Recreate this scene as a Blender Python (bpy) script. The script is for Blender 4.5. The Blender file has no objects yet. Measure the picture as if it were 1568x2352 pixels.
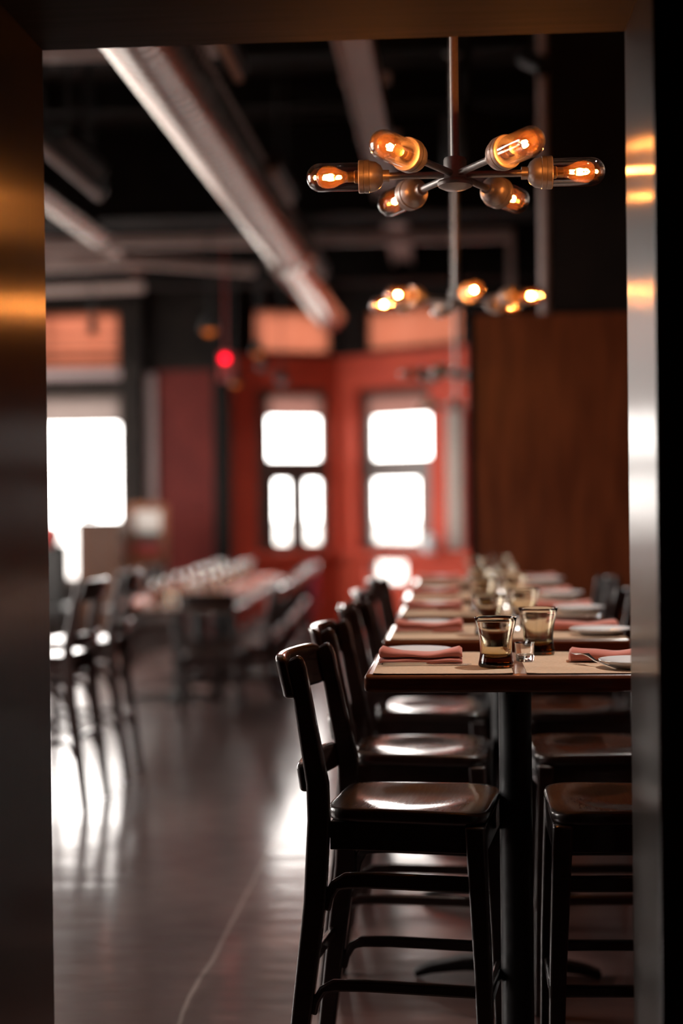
import bpy, bmesh, math, random
from mathutils import Vector, Matrix
random.seed(7)
S = bpy.context.scene
COL = S.collection
PI = math.pi

# ------------------------------------------------------------------ camera
F = 3600.0                                   # focal length in photo pixels
EYE = Vector((0.0, 0.0, 1.55))
cam_d = bpy.data.cameras.new('camera')
cam = bpy.data.objects.new('camera', cam_d)
COL.objects.link(cam)
cam_d.sensor_fit = 'VERTICAL'
cam_d.sensor_height = 36.0
cam_d.lens = 36.0 * F / 2352.0
_ey = Vector((266, 29, -F)).normalized()
_ez = Vector((-0.011, 1.0, 0.0072))
_ez = (_ez - _ey * _ez.dot(_ey)).normalized()
_ex = _ey.cross(_ez)
CM = Matrix((_ex, _ey, _ez))                 # camera -> world
m4 = CM.to_4x4()
m4.translation = EYE
cam.matrix_world = m4
cam_d.clip_start = 0.05
cam_d.clip_end = 400
cam_d.dof.use_dof = True
cam_d.dof.focus_distance = 3.98
cam_d.dof.aperture_fstop = 0.95
S.camera = cam

# ------------------------------------------------------------------ world, view
W_STRENGTH = 9.0
w = bpy.data.worlds.new('overcast_daylight')
S.world = w
w.use_nodes = True
bg = w.node_tree.nodes['Background']
bg.inputs[0].default_value = (1.0, 0.945, 0.895, 1)
bg.inputs[1].default_value = W_STRENGTH
S.view_settings.view_transform = 'Standard'
S.view_settings.look = 'None'
S.view_settings.gamma = 1.0
S.view_settings.use_curve_mapping = False
S.view_settings.exposure = 0.62
try:
    S.cycles.max_bounces = 10
    S.cycles.diffuse_bounces = 4
    S.cycles.glossy_bounces = 4
    S.cycles.transmission_bounces = 10
    S.cycles.transparent_max_bounces = 16
    S.cycles.sample_clamp_indirect = 8.0
except Exception:
    pass

def ray(px, py):
    d = Vector((px - 784.0, 1176.0 - py, -F))
    return CM @ d
def at(px, py, Y):
    d = ray(px, py)
    return EYE + d * (Y / d.y)

# daylight portals (guide the sky's light through the window openings)
def portal(loc, rot, sx, sy):
    l = bpy.data.lights.new('window_portal', 'AREA')
    l.shape = 'RECTANGLE'; l.size = sx; l.size_y = sy
    l.cycles.is_portal = True
    o = bpy.data.objects.new('window_portal', l); COL.objects.link(o)
    o.location = loc; o.rotation_euler = rot
    return o

# unseen spots added to brighten the tables, no fixtures; right row aimed by plate shadows
def unseen_spot(loc, target, power, cone, blend=0.5, col=(1.0, 0.92, 0.84)):
    l = bpy.data.lights.new('unseen_spotlight', 'SPOT')
    l.energy = power; l.color = col; l.spot_size = math.radians(cone); l.spot_blend = blend; l.shadow_soft_size = 0.05
    o = bpy.data.objects.new('unseen_spotlight', l); COL.objects.link(o)
    o.location = loc
    o.rotation_euler = (Vector(target) - Vector(loc)).to_track_quat('-Z', 'Y').to_euler()
    return o
for _y in (4.14, 5.1, 6.08, 7.0, 8.2):
    unseen_spot((1.25, _y + 0.1, 4.25), (0.18, _y, 1.12), 210, 19)
for _y in (12.3, 14.0, 15.8):
    unseen_spot((-2.15, _y, 4.25), (-2.2, _y, 0.75), 750, 24)

# ------------------------------------------------------------------ materials
def new_mat(name):
    m = bpy.data.materials.new(name); m.use_nodes = True
    nt = m.node_tree
    return m, nt, nt.nodes['Principled BSDF'], nt.nodes['Material Output']
def setp(b, color=None, rough=None, metal=None, coat=None, coat_rough=None, spec=None, **kw):
    if color is not None: b.inputs['Base Color'].default_value = (*color, 1)
    if rough is not None: b.inputs['Roughness'].default_value = rough
    if metal is not None: b.inputs['Metallic'].default_value = metal
    if coat is not None: b.inputs['Coat Weight'].default_value = coat
    if coat_rough is not None: b.inputs['Coat Roughness'].default_value = coat_rough
    if spec is not None: b.inputs['Specular IOR Level'].default_value = spec
def noise_mat(name, c1, c2, scale=(6, 6, 6), rough=0.5, rough2=None, bump=0.0, detail=4.0, metal=0.0, coat=0.0, coat_rough=0.1, nscale=4.0, bump_scale=None, spec=0.5, lo=0.35, hi=0.65):
    m, nt, b, out = new_mat(name)
    setp(b, c1, rough, metal, coat, coat_rough, spec)
    N = nt.nodes; L = nt.links
    tc = N.new('ShaderNodeTexCoord'); mp = N.new('ShaderNodeMapping')
    mp.inputs['Scale'].default_value = scale
    L.new(tc.outputs['Object'], mp.inputs['Vector'])
    nz = N.new('ShaderNodeTexNoise'); nz.inputs['Scale'].default_value = nscale; nz.inputs['Detail'].default_value = detail
    L.new(mp.outputs[0], nz.inputs['Vector'])
    rp = N.new('ShaderNodeValToRGB')
    rp.color_ramp.elements[0].position = lo; rp.color_ramp.elements[1].position = hi
    rp.color_ramp.elements[0].color = (*c1, 1); rp.color_ramp.elements[1].color = (*c2, 1)
    L.new(nz.outputs['Fac'], rp.inputs[0]); L.new(rp.outputs[0], b.inputs['Base Color'])
    if rough2 is not None:
        mr = N.new('ShaderNodeMapRange')
        mr.inputs['To Min'].default_value = rough; mr.inputs['To Max'].default_value = rough2
        mr.inputs['From Min'].default_value = lo; mr.inputs['From Max'].default_value = hi
        L.new(nz.outputs['Fac'], mr.inputs[0]); L.new(mr.outputs[0], b.inputs['Roughness'])
    if bump:
        bp = N.new('ShaderNodeBump'); bp.inputs['Strength'].default_value = bump; bp.inputs['Distance'].default_value = 0.01
        src = nz
        if bump_scale is not None:
            src = N.new('ShaderNodeTexNoise'); src.inputs['Scale'].default_value = bump_scale; src.inputs['Detail'].default_value = 3
            L.new(mp.outputs[0], src.inputs['Vector'])
        L.new(src.outputs['Fac'], bp.inputs['Height']); L.new(bp.outputs[0], b.inputs['Normal'])
        if coat: L.new(bp.outputs[0], b.inputs['Coat Normal'])
    return m

M = {}
M['chair'] = noise_mat('espresso_stained_wood', (0.012, 0.006, 0.005), (0.026, 0.013, 0.010), (4, 4, 40), 0.38, 0.46, bump=0.02, coat=1.0, coat_rough=0.08)
M['seat'] = noise_mat('espresso_seat_wood', (0.017, 0.009, 0.007), (0.034, 0.018, 0.012), (40, 4, 4), 0.36, 0.44, bump=0.02, coat=1.0, coat_rough=0.12)
M['table'] = noise_mat('varnished_table_wood', (0.14, 0.036, 0.011), (0.22, 0.064, 0.020), (3, 30, 30), 0.3, 0.36, bump=0.02, coat=0.9, coat_rough=0.10)
M['darktable'] = noise_mat('dark_table_wood', (0.05, 0.02, 0.01), (0.09, 0.035, 0.016), (3, 30, 30), 0.35, 0.4, coat=0.6, coat_rough=0.12)
M['iron'] = noise_mat('black_cast_iron', (0.006, 0.006, 0.0065), (0.012, 0.012, 0.013), (9, 9, 9), 0.42, 0.5, bump=0.03)
M['kraft'] = noise_mat('kraft_paper', (0.52, 0.38, 0.26), (0.60, 0.45, 0.32), (30, 30, 30), 0.75, bump=0.05)
M['plate'] = noise_mat('white_glazed_china', (0.74, 0.77, 0.80), (0.78, 0.81, 0.84), (5, 5, 5), 0.16, coat=0.5, coat_rough=0.05)
M['silver'] = noise_mat('brushed_cutlery_steel', (0.62, 0.60, 0.57), (0.7, 0.68, 0.66), (60, 6, 6), 0.18, 0.25, metal=1.0)
M['fixture'] = noise_mat('pale_nickel_fixture', (0.46, 0.43, 0.40), (0.52, 0.48, 0.45), (20, 20, 20), 0.36, 0.42, metal=0.55)
M['brass'] = noise_mat('bulb_base_brass', (0.55, 0.38, 0.2), (0.62, 0.44, 0.24), (20, 20, 20), 0.3, metal=1.0)
M['duct'] = noise_mat('galvanised_duct', (0.78, 0.74, 0.71), (0.88, 0.84, 0.81), (2, 2, 2), 0.17, 0.22, metal=1.0)
M['pipe'] = noise_mat('painted_grey_steel', (0.44, 0.33, 0.30), (0.52, 0.40, 0.37), (3, 3, 3), 0.45, 0.55)
M['ceil'] = noise_mat('dark_ceiling_boards', (0.012, 0.009, 0.008), (0.028, 0.020, 0.016), (0.4, 3, 3), 0.85, bump=0.1, spec=0.15)
M['blackbeam'] = noise_mat('black_painted_steel', (0.008, 0.007, 0.007), (0.014, 0.011, 0.010), (2, 2, 2), 0.75, spec=0.1)
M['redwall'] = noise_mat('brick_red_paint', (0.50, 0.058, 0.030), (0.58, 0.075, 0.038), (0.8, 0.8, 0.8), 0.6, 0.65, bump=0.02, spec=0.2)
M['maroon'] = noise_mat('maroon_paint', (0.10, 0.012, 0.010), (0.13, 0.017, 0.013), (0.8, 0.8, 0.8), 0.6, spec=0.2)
M['darkwall'] = noise_mat('dark_brown_plaster', (0.010, 0.007, 0.006), (0.016, 0.011, 0.009), (1, 1, 1), 0.75, spec=0.2)
M['partition'] = noise_mat('mahogany_veneer', (0.12, 0.025, 0.007), (0.23, 0.054, 0.013), (5, 5, 0.7), 0.42, 0.5, coat=0.3, coat_rough=0.3, nscale=3.0, detail=6)
M['reveal'] = noise_mat('stained_oak_reveal', (0.022, 0.015, 0.012), (0.038, 0.027, 0.021), (60, 60, 0.7), 0.6, 0.65, bump=0.06, coat=0.35, coat_rough=0.13, spec=1.0)
_b = M['reveal'].node_tree.nodes['Principled BSDF']
for _l in list(_b.inputs['Roughness'].links): M['reveal'].node_tree.links.remove(_l)
_b.inputs['Roughness'].default_value = 0.30
_b.inputs['Anisotropic'].default_value = 0.9
_tg = M['reveal'].node_tree.nodes.new('ShaderNodeTangent'); _tg.direction_type = 'RADIAL'; _tg.axis = 'Z'
M['reveal'].node_tree.links.new(_tg.outputs[0], _b.inputs['Tangent'])
M['soffit'] = noise_mat('rough_dark_beam', (0.008, 0.006, 0.005), (0.015, 0.011, 0.010), (0.7, 14, 14), 0.8, bump=0.1, spec=0.1)
M['frame'] = noise_mat('window_frame_brown', (0.10, 0.07, 0.06), (0.13, 0.09, 0.08), (2, 2, 2), 0.45)
M['greytrim'] = noise_mat('grey_mauve_trim', (0.30, 0.22, 0.22), (0.36, 0.27, 0.27), (2, 2, 2), 0.5)
M['orangewood'] = noise_mat('orange_brown_wood', (0.20, 0.06, 0.02), (0.28, 0.09, 0.03), (20, 20, 2), 0.4)
M['paper'] = noise_mat('white_paper', (0.62, 0.58, 0.54), (0.7, 0.66, 0.62), (2, 2, 2), 0.8)
M['darkprint'] = noise_mat('dark_print', (0.05, 0.045, 0.04), (0.07, 0.06, 0.055), (5, 5, 5), 0.7)
M['redprint'] = noise_mat('red_print', (0.45, 0.06, 0.06), (0.5, 0.08, 0.07), (5, 5, 5), 0.7)
M['magenta'] = noise_mat('magenta_cloth', (0.55, 0.02, 0.12), (0.65, 0.03, 0.16), (8, 8, 8), 0.8)
M['blackplastic'] = noise_mat('matt_black_plastic', (0.010, 0.010, 0.010), (0.014, 0.014, 0.014), (6, 6, 6), 0.45)
M['diffuser'] = noise_mat('frosted_tube_cover', (0.50, 0.42, 0.39), (0.55, 0.46, 0.43), (4, 4, 4), 0.5)
M['pavement'] = noise_mat('pale_pavement', (0.26, 0.25, 0.24), (0.32, 0.31, 0.30), (1, 1, 1), 0.9)
M['curtain'] = noise_mat('pale_grey_linen', (0.76, 0.69, 0.64), (0.82, 0.75, 0.70), (30, 30, 0.5), 0.85)

# napkin cloth with fine weave
def napkin_mat():
    m, nt, b, out = new_mat('salmon_cotton')
    N = nt.nodes; L = nt.links
    setp(b, (0.52, 0.105, 0.075), 0.85)
    b.inputs['Sheen Weight'].default_value = 0.3
    tc = N.new('ShaderNodeTexCoord')
    wv = N.new('ShaderNodeTexWave'); wv.inputs['Scale'].default_value = 220; wv.bands_direction = 'DIAGONAL'
    L.new(tc.outputs['Object'], wv.inputs['Vector'])
    nz = N.new('ShaderNodeTexNoise'); nz.inputs['Scale'].default_value = 14
    L.new(tc.outputs['Object'], nz.inputs['Vector'])
    mx = N.new('ShaderNodeMix'); mx.data_type = 'RGBA'
    mx.inputs['A'].default_value = (0.50, 0.155, 0.115, 1); mx.inputs['B'].default_value = (0.58, 0.19, 0.145, 1)
    L.new(nz.outputs['Fac'], mx.inputs['Factor']); L.new(mx.outputs['Result'], b.inputs['Base Color'])
    bp = N.new('ShaderNodeBump'); bp.inputs['Strength'].default_value = 0.15; bp.inputs['Distance'].default_value = 0.001
    L.new(wv.outputs['Fac'], bp.inputs['Height']); L.new(bp.outputs[0], b.inputs['Normal'])
    return m
M['napkin'] = napkin_mat()

# floor: worn dark sealed concrete with long seams
def floor_mat():
    m, nt, b, out = new_mat('sealed_concrete_floor')
    N = nt.nodes; L = nt.links
    setp(b, (0.06, 0.03, 0.025), 0.3, coat=0.8, coat_rough=0.13)
    tc = N.new('ShaderNodeTexCoord')
    n1 = N.new('ShaderNodeTexNoise'); n1.inputs['Scale'].default_value = 1.3; n1.inputs['Detail'].default_value = 7
    L.new(tc.outputs['Object'], n1.inputs['Vector'])
    rp = N.new('ShaderNodeValToRGB')
    rp.color_ramp.elements[0].position = 0.35; rp.color_ramp.elements[0].color = (0.075, 0.030, 0.026, 1)  # red tint in the base stands in for reflections of the red bay
    rp.color_ramp.elements[1].position = 0.68; rp.color_ramp.elements[1].color = (0.12, 0.072, 0.062, 1)
    L.new(n1.outputs['Fac'], rp.inputs[0])
    sx = N.new('ShaderNodeSeparateXYZ'); L.new(tc.outputs['Object'], sx.inputs[0])
    # wobble for the seam
    nw = N.new('ShaderNodeTexNoise'); nw.inputs['Scale'].default_value = 2.0
    L.new(tc.outputs['Object'], nw.inputs['Vector'])
    def mth(op, a, bb=None, c=None):
        n = N.new('ShaderNodeMath'); n.operation = op
        for i, v in enumerate((a, bb, c)):
            if v is None: continue
            if isinstance(v, (int, float)): n.inputs[i].default_value = v
            else: L.new(v, n.inputs[i])
        return n.outputs[0]
    wob = mth('MULTIPLY', mth('SUBTRACT', nw.outputs['Fac'], 0.5), 0.05)
    d = mth('ABSOLUTE', mth('ADD', mth('ADD', sx.outputs['X'], 0.845), wob))
    seam = mth('LESS_THAN', d, 0.007)
    mx = N.new('ShaderNodeMix'); mx.data_type = 'RGBA'
    L.new(seam, mx.inputs['Factor']); L.new(rp.outputs[0], mx.inputs['A']); mx.inputs['B'].default_value = (0.24, 0.19, 0.17, 1)
    L.new(mx.outputs['Result'], b.inputs['Base Color'])
    n2 = N.new('ShaderNodeTexNoise'); n2.inputs['Scale'].default_value = 9; n2.inputs['Detail'].default_value = 6
    mp = N.new('ShaderNodeMapping'); mp.inputs['Scale'].default_value = (0.5, 1.6, 1)
    L.new(tc.outputs['Object'], mp.inputs[0]); L.new(mp.outputs[0], n2.inputs['Vector'])
    mr = N.new('ShaderNodeMapRange'); mr.inputs['From Min'].default_value = 0.3; mr.inputs['From Max'].default_value = 0.7
    mr.inputs['To Min'].default_value = 0.34; mr.inputs['To Max'].default_value = 0.5
    L.new(n2.outputs['Fac'], mr.inputs[0]); L.new(mr.outputs[0], b.inputs['Roughness'])
    n3 = N.new('ShaderNodeTexNoise'); n3.inputs['Scale'].default_value = 5; n3.inputs['Detail'].default_value = 5
    L.new(mp.outputs[0], n3.inputs['Vector'])
    bp = N.new('ShaderNodeBump'); bp.inputs['Strength'].default_value = 0.26; bp.inputs['Distance'].default_value = 0.010
    L.new(n3.outputs['Fac'], bp.inputs['Height']); L.new(bp.outputs[0], b.inputs['Normal']); L.new(bp.outputs[0], b.inputs['Coat Normal'])
    return m
M['floor'] = floor_mat()

def thin_glass(name, tint=(1, 1, 1), refl=0.05, edge=0.6, rough=0.02, haze=0.0, hazecol=(1, 0.8, 0.6)):
    m, nt, b, out = new_mat(name)
    N = nt.nodes; L = nt.links; N.remove(b)
    t = N.new('ShaderNodeBsdfTransparent'); g = N.new('ShaderNodeBsdfGlossy'); g.inputs['Roughness'].default_value = rough
    lw = N.new('ShaderNodeLayerWeight'); lw.inputs['Blend'].default_value = 0.25
    mr = N.new('ShaderNodeMapRange'); mr.inputs['To Min'].default_value = refl; mr.inputs['To Max'].default_value = edge
    L.new(lw.outputs['Facing'], mr.inputs[0])
    # glass thickness seen edge-on tints the view
    rp = N.new('ShaderNodeMix'); rp.data_type = 'RGBA'
    rp.inputs['A'].default_value = (*tint, 1); rp.inputs['B'].default_value = (tint[0] * 0.6, tint[1] * 0.55, tint[2] * 0.5, 1)
    L.new(lw.outputs['Facing'], rp.inputs['Factor']); L.new(rp.outputs['Result'], t.inputs['Color'])
    mx = N.new('ShaderNodeMixShader')
    L.new(mr.outputs[0], mx.inputs[0]); L.new(t.outputs[0], mx.inputs[1]); L.new(g.outputs[0], mx.inputs[2])
    last = mx.outputs[0]
    if haze:
        tr = N.new('ShaderNodeBsdfTranslucent'); tr.inputs['Color'].default_value = (*hazecol, 1)
        df = N.new('ShaderNodeBsdfDiffuse'); df.inputs['Color'].default_value = (*hazecol, 1)
        hm = N.new('ShaderNodeMixShader'); hm.inputs[0].default_value = 0.5
        L.new(tr.outputs[0], hm.inputs[1]); L.new(df.outputs[0], hm.inputs[2])
        m2 = N.new('ShaderNodeMixShader'); m2.inputs[0].default_value = haze
        L.new(last, m2.inputs[1]); L.new(hm.outputs[0], m2.inputs[2]); last = m2.outputs[0]
    L.new(last, out.inputs['Surface'])
    return m
M['pane'] = thin_glass('window_glass', (1, 1, 1), 0.03, 0.25)
M['jar'] = thin_glass('clear_lamp_glass', (0.98, 0.96, 0.94), 0.06, 0.8)
M['bulb'] = thin_glass('warm_bulb_glass', (0.99, 0.90, 0.78), 0.06, 0.6, haze=0.010, hazecol=(1, 0.5, 0.2))

def real_glass(name, absorb, dens, rough=0.0):
    m, nt, b, out = new_mat(name)
    N = nt.nodes; L = nt.links; N.remove(b)
    g = N.new('ShaderNodeBsdfGlass'); g.inputs['IOR'].default_value = 1.5; g.inputs['Roughness'].default_value = rough
    L.new(g.outputs[0], out.inputs['Surface'])
    if dens:
        v = N.new('ShaderNodeVolumeAbsorption'); v.inputs['Color'].default_value = (*absorb, 1); v.inputs['Density'].default_value = dens
        L.new(v.outputs[0], out.inputs['Volume'])
    return m
M['amber'] = real_glass('amber_smoked_glass', (0.72, 0.56, 0.12), 150)
M['clear'] = real_glass('clear_glass', (1, 1, 1), 0)
M['ambersimple'] = thin_glass('amber_glass_far', (0.75, 0.52, 0.28), 0.08, 0.6)
M['clearsimple'] = thin_glass('clear_glass_far', (0.92, 0.90, 0.88), 0.10, 0.8)

def emit(name, color, strength):
    m, nt, b, out = new_mat(name)
    N = nt.nodes; L = nt.links; N.remove(b)
    e = N.new('ShaderNodeEmission'); e.inputs[0].default_value = (*color, 1); e.inputs[1].default_value = strength
    L.new(e.outputs[0], out.inputs['Surface'])
    return m
M['filament'] = emit('glowing_filament', (1.0, 0.34, 0.075), 700)
M['redlamp'] = emit('red_signal_light', (1.0, 0.0, 0.02), 6)
M['amberlamp'] = emit('amber_signal_light', (1.0, 0.22, 0.03), 0.45)

def blind(name, c1, c2, translucency=0.5, scale=(3, 3, 0.3)):
    m, nt, b, out = new_mat(name)
    N = nt.nodes; L = nt.links; N.remove(b)
    tc = N.new('ShaderNodeTexCoord'); mp = N.new('ShaderNodeMapping'); mp.inputs['Scale'].default_value = scale
    nz = N.new('ShaderNodeTexNoise'); nz.inputs['Scale'].default_value = 2.5
    L.new(tc.outputs['Object'], mp.inputs[0]); L.new(mp.outputs[0], nz.inputs['Vector'])
    mx = N.new('ShaderNodeMix'); mx.data_type = 'RGBA'
    mx.inputs['A'].default_value = (*c1, 1); mx.inputs['B'].default_value = (*c2, 1)
    L.new(nz.outputs['Fac'], mx.inputs['Factor'])
    d = N.new('ShaderNodeBsdfDiffuse'); t = N.new('ShaderNodeBsdfTranslucent')
    L.new(mx.outputs['Result'], d.inputs['Color']); L.new(mx.outputs['Result'], t.inputs['Color'])
    ms = N.new('ShaderNodeMixShader'); ms.inputs[0].default_value = translucency
    L.new(d.outputs[0], ms.inputs[1]); L.new(t.outputs[0], ms.inputs[2]); L.new(ms.outputs[0], out.inputs['Surface'])
    return m
M['salmonblind'] = blind('salmon_roller_blind', (0.28, 0.080, 0.042), (0.36, 0.125, 0.078), 0.5)
M['roseblind'] = blind('rose_roller_blind', (0.16, 0.078, 0.064), (0.20, 0.10, 0.084), 0.5)
M['greyblind'] = blind('grey_roller_blind', (0.14, 0.110, 0.10), (0.17, 0.135, 0.125), 0.5)

# ------------------------------------------------------------------ mesh helpers
class MB:
    def __init__(s): s.bm = bmesh.new()
    def box(s, x0, x1, y0, y1, z0, z1, mat=None):
        vs = [s.bm.verts.new(Vector(p)) for p in ((x0,y0,z0),(x1,y0,z0),(x1,y1,z0),(x0,y1,z0),(x0,y0,z1),(x1,y0,z1),(x1,y1,z1),(x0,y1,z1))]
        if mat is not None:
            for v in vs: v.co = mat @ v.co
        for f in ((3,2,1,0),(4,5,6,7),(0,1,5,4),(1,2,6,5),(2,3,7,6),(3,0,4,7)): s.bm.faces.new([vs[i] for i in f])
        return s
    def tube(s, pts, r, seg=12, cap=True, sx=1.0):
        pts = [Vector(p) for p in pts]
        rs = r if isinstance(r, (list, tuple)) else [r] * len(pts)
        rings = []
        up = None
        for i, p in enumerate(pts):
            if i == 0: t = pts[1] - p
            elif i == len(pts) - 1: t = p - pts[i-1]
            else: t = (pts[i+1] - pts[i-1])
            t.normalize()
            if up is None:
                up = Vector((0, 0, 1)) if abs(t.z) < 0.9 else Vector((0, 1, 0))
            n = (up - t * up.dot(t)).normalized(); up = n
            bb = t.cross(n)
            rings.append([s.bm.verts.new(p + (n * math.cos(a) * rs[i] + bb * math.sin(a) * rs[i] * sx)) for a in [2*PI*k/seg for k in range(seg)]])
        for a, b in zip(rings, rings[1:]):
            for k in range(seg): s.bm.faces.new((a[k], a[(k+1) % seg], b[(k+1) % seg], b[k]))
        if cap:
            s.bm.faces.new(rings[0][::-1]); s.bm.faces.new(rings[-1])
        return s
    def ribbon(s, pts, w, h, updir=None, taper=None):
        """rectangular section swept along pts; w across, h along updir"""
        pts = [Vector(p) for p in pts]; rings = []
        for i, p in enumerate(pts):
            t = (pts[min(i+1, len(pts)-1)] - pts[max(i-1, 0)]).normalized()
            u = Vector(updir) if updir else Vector((0, 1, 0))
            u = (u - t * u.dot(t)).normalized(); v = t.cross(u)
            k = taper[i] if taper else 1.0
            hw = w[i] * 0.5 if isinstance(w, (list, tuple)) else w * 0.5 * k
            hh = h[i] * 0.5 if isinstance(h, (list, tuple)) else h * 0.5 * k
            rings.append([s.bm.verts.new(p + u * a * hh + v * b * hw) for a, b in ((-1,-1),(1,-1),(1,1),(-1,1))])
        for a, b in zip(rings, rings[1:]):
            for k in range(4): s.bm.faces.new((a[k], a[(k+1) % 4], b[(k+1) % 4], b[k]))
        s.bm.faces.new(rings[0][::-1]); s.bm.faces.new(rings[-1])
        return s
    def lathe(s, prof, seg=32, mat=None, closed=False):
        rings = []
        for r, z in prof:
            if r < 1e-6: rings.append([s.bm.verts.new((0, 0, z))])
            else: rings.append([s.bm.verts.new((r*math.cos(2*PI*k/seg), r*math.sin(2*PI*k/seg), z)) for k in range(seg)])
        if mat is not None:
            for R in rings:
                for v in R: v.co = mat @ v.co
        pairs = list(zip(rings, rings[1:]))
        if closed: pairs.append((rings[-1], rings[0]))
        for a, b in pairs:
            for k in range(seg):
                k2 = (k+1) % seg
                if len(a) == 1 and len(b) == 1: continue
                if len(a) == 1: s.bm.faces.new((a[0], b[k2], b[k]))
                elif len(b) == 1: s.bm.faces.new((a[k], a[k2], b[0]))
                else: s.bm.faces.new((a[k], a[k2], b[k2], b[k]))
        return s
    def build(s, name, mat, parent=None, smooth=True, bevel=0.0, bseg=2, subsurf=0, recalc=True, angle=40):
        if recalc: bmesh.ops.recalc_face_normals(s.bm, faces=s.bm.faces)
        me = bpy.data.meshes.new(name); s.bm.to_mesh(me); s.bm.free()
        me.materials.append(mat)
        o = bpy.data.objects.new(name, me); COL.objects.link(o)
        if parent is not None: o.parent = parent
        if bevel:
            md = o.modifiers.new('bevel', 'BEVEL'); md.width = bevel; md.segments = bseg; md.limit_method = 'ANGLE'; md.angle_limit = math.radians(35)
        if subsurf:
            md = o.modifiers.new('sub', 'SUBSURF'); md.levels = subsurf; md.render_levels = subsurf
        if smooth:
            for p in me.polygons: p.use_smooth = True
            try: me.set_sharp_from_angle(angle=math.radians(angle))
            except Exception: pass
        return o

def tag(o, label, cat, group=None, kind=None):
    if label: o['label'] = label
    if cat: o['category'] = cat
    if group: o['group'] = group
    if kind: o['kind'] = kind
    return o
def thing(name, label, cat, loc=(0, 0, 0), rz=0.0, group=None):
    o = bpy.data.objects.new(name, None); COL.objects.link(o)
    o.empty_display_size = 0.05
    o.location = loc; o.rotation_euler = (0, 0, rz)
    return tag(o, label, cat, group)
def copy_tree(o, parent=None):
    c = o.copy(); COL.objects.link(c)
    if parent is not None: c.parent = parent
    for ch in [q for q in list(KIDS.get(o.name, [])) ]:
        d = copy_tree(ch, c)
        KIDS.setdefault(c.name, []).append(d)
    return c
KIDS = {}
def index_kids(o):
    ks = [q for q in bpy.data.objects if q.parent is o]
    KIDS[o.name] = ks
    for k in ks: index_kids(k)
def dup(root, loc, rz, label, group=None):
    if root.name not in KIDS: index_kids(root)
    c = copy_tree(root)
    c.location = loc
    c.rotation_euler = (root.rotation_euler.x, root.rotation_euler.y, rz)
    c['label'] = label
    if group: c['group'] = group
    return c
def struct(o):
    o['kind'] = 'structure'; return o

def frame_mat(p0, p1):
    """local x runs from p0 to p1 on the floor, y outwards (away), z up"""
    d = Vector((p1[0]-p0[0], p1[1]-p0[1], 0)); L = d.length; d.normalize()
    n = Vector((-d.y, d.x, 0))
    m = Matrix(((d.x, n.x, 0, p0[0]), (d.y, n.y, 0, p0[1]), (0, 0, 1, 0), (0, 0, 0, 1)))
    return m, L
def wall_holes(name, p0, p1, th, z0, z1, holes, mat, extra=0.0):
    """solid wall of thickness th (on the far side of the line) with rectangular openings (u0,u1,z0,z1)"""
    m, L = frame_mat(p0, p1)
    us = sorted({0.0, L + extra} | {h[0] for h in holes} | {h[1] for h in holes})
    zs = sorted({z0, z1} | {h[2] for h in holes} | {h[3] for h in holes})
    b = MB()
    inside = lambda u, z: any(h[0] < u < h[1] and h[2] < z < h[3] for h in holes)
    nu, nz = len(us)-1, len(zs)-1
    solid = [[not inside((us[i]+us[i+1])/2, (zs[j]+zs[j+1])/2) for j in range(nz)] for i in range(nu)]
    V = {}
    def v(i, j, k):
        if (i, j, k) not in V: V[(i, j, k)] = b.bm.verts.new(m @ Vector((us[i], th*k, zs[j])))
        return V[(i, j, k)]
    S_ = lambda i, j: 0 <= i < nu and 0 <= j < nz and solid[i][j]
    for i in range(nu):
        for j in range(nz):
            if not solid[i][j]: continue
            b.bm.faces.new((v(i,j,0), v(i+1,j,0), v(i+1,j+1,0), v(i,j+1,0)))
            b.bm.faces.new((v(i,j+1,1), v(i+1,j+1,1), v(i+1,j,1), v(i,j,1)))
            if not S_(i-1, j): b.bm.faces.new((v(i,j,0), v(i,j+1,0), v(i,j+1,1), v(i,j,1)))
            if not S_(i+1, j): b.bm.faces.new((v(i+1,j,0), v(i+1,j,1), v(i+1,j+1,1), v(i+1,j+1,0)))
            if not S_(i, j-1): b.bm.faces.new((v(i,j,0), v(i,j,1), v(i+1,j,1), v(i+1,j,0)))
            if not S_(i, j+1): b.bm.faces.new((v(i,j+1,0), v(i+1,j+1,0), v(i+1,j+1,1), v(i,j+1,1)))
    return struct(b.build(name, mat, smooth=False)), m

# ------------------------------------------------------------------ structure
XL, XR, YF, CEIL = -5.6, 2.6, 18.0, 4.6
b = MB(); b.box(-5.8, 3.0, -2.2, 19.6, -0.12, 0.0); struct(b.build('floor', M['floor'], smooth=False))
b = MB(); b.box(-5.8, 3.0, -2.2, 19.6, CEIL, CEIL + 0.15); struct(b.build('ceiling', M['ceil'], smooth=False))

# dividing wall with the opening the photo is taken through
OX0, OX1, OZ = -0.975, 0.409, 2.63
holes = [(OX0 - XL, OX1 - XL, 0.0, OZ)]
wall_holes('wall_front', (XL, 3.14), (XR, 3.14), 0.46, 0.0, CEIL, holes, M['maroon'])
b = MB(); b.box(OX0, OX0 + 0.018, 3.12, 3.62, 0, OZ); struct(b.build('trim_1', M['reveal'], bevel=0.004, smooth=False))
b = MB(); b.box(OX1 - 0.018, OX1, 3.12, 3.62, 0, OZ); struct(b.build('trim_2', M['reveal'], bevel=0.004, smooth=False))
b = MB(); b.box(OX0, OX1, 3.12, 3.62, OZ - 0.018, OZ); struct(b.build('trim_3', M['soffit'], bevel=0.004, smooth=False))

# side walls
LW = [(4.6, 7.2), (12.4, 17.6)]      # unseen left-wall windows, sized and placed for their light (u measured from y=3.6)
holes = [(a - 3.6, c - 3.6, 0.7, 3.9) for a, c in LW]
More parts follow.
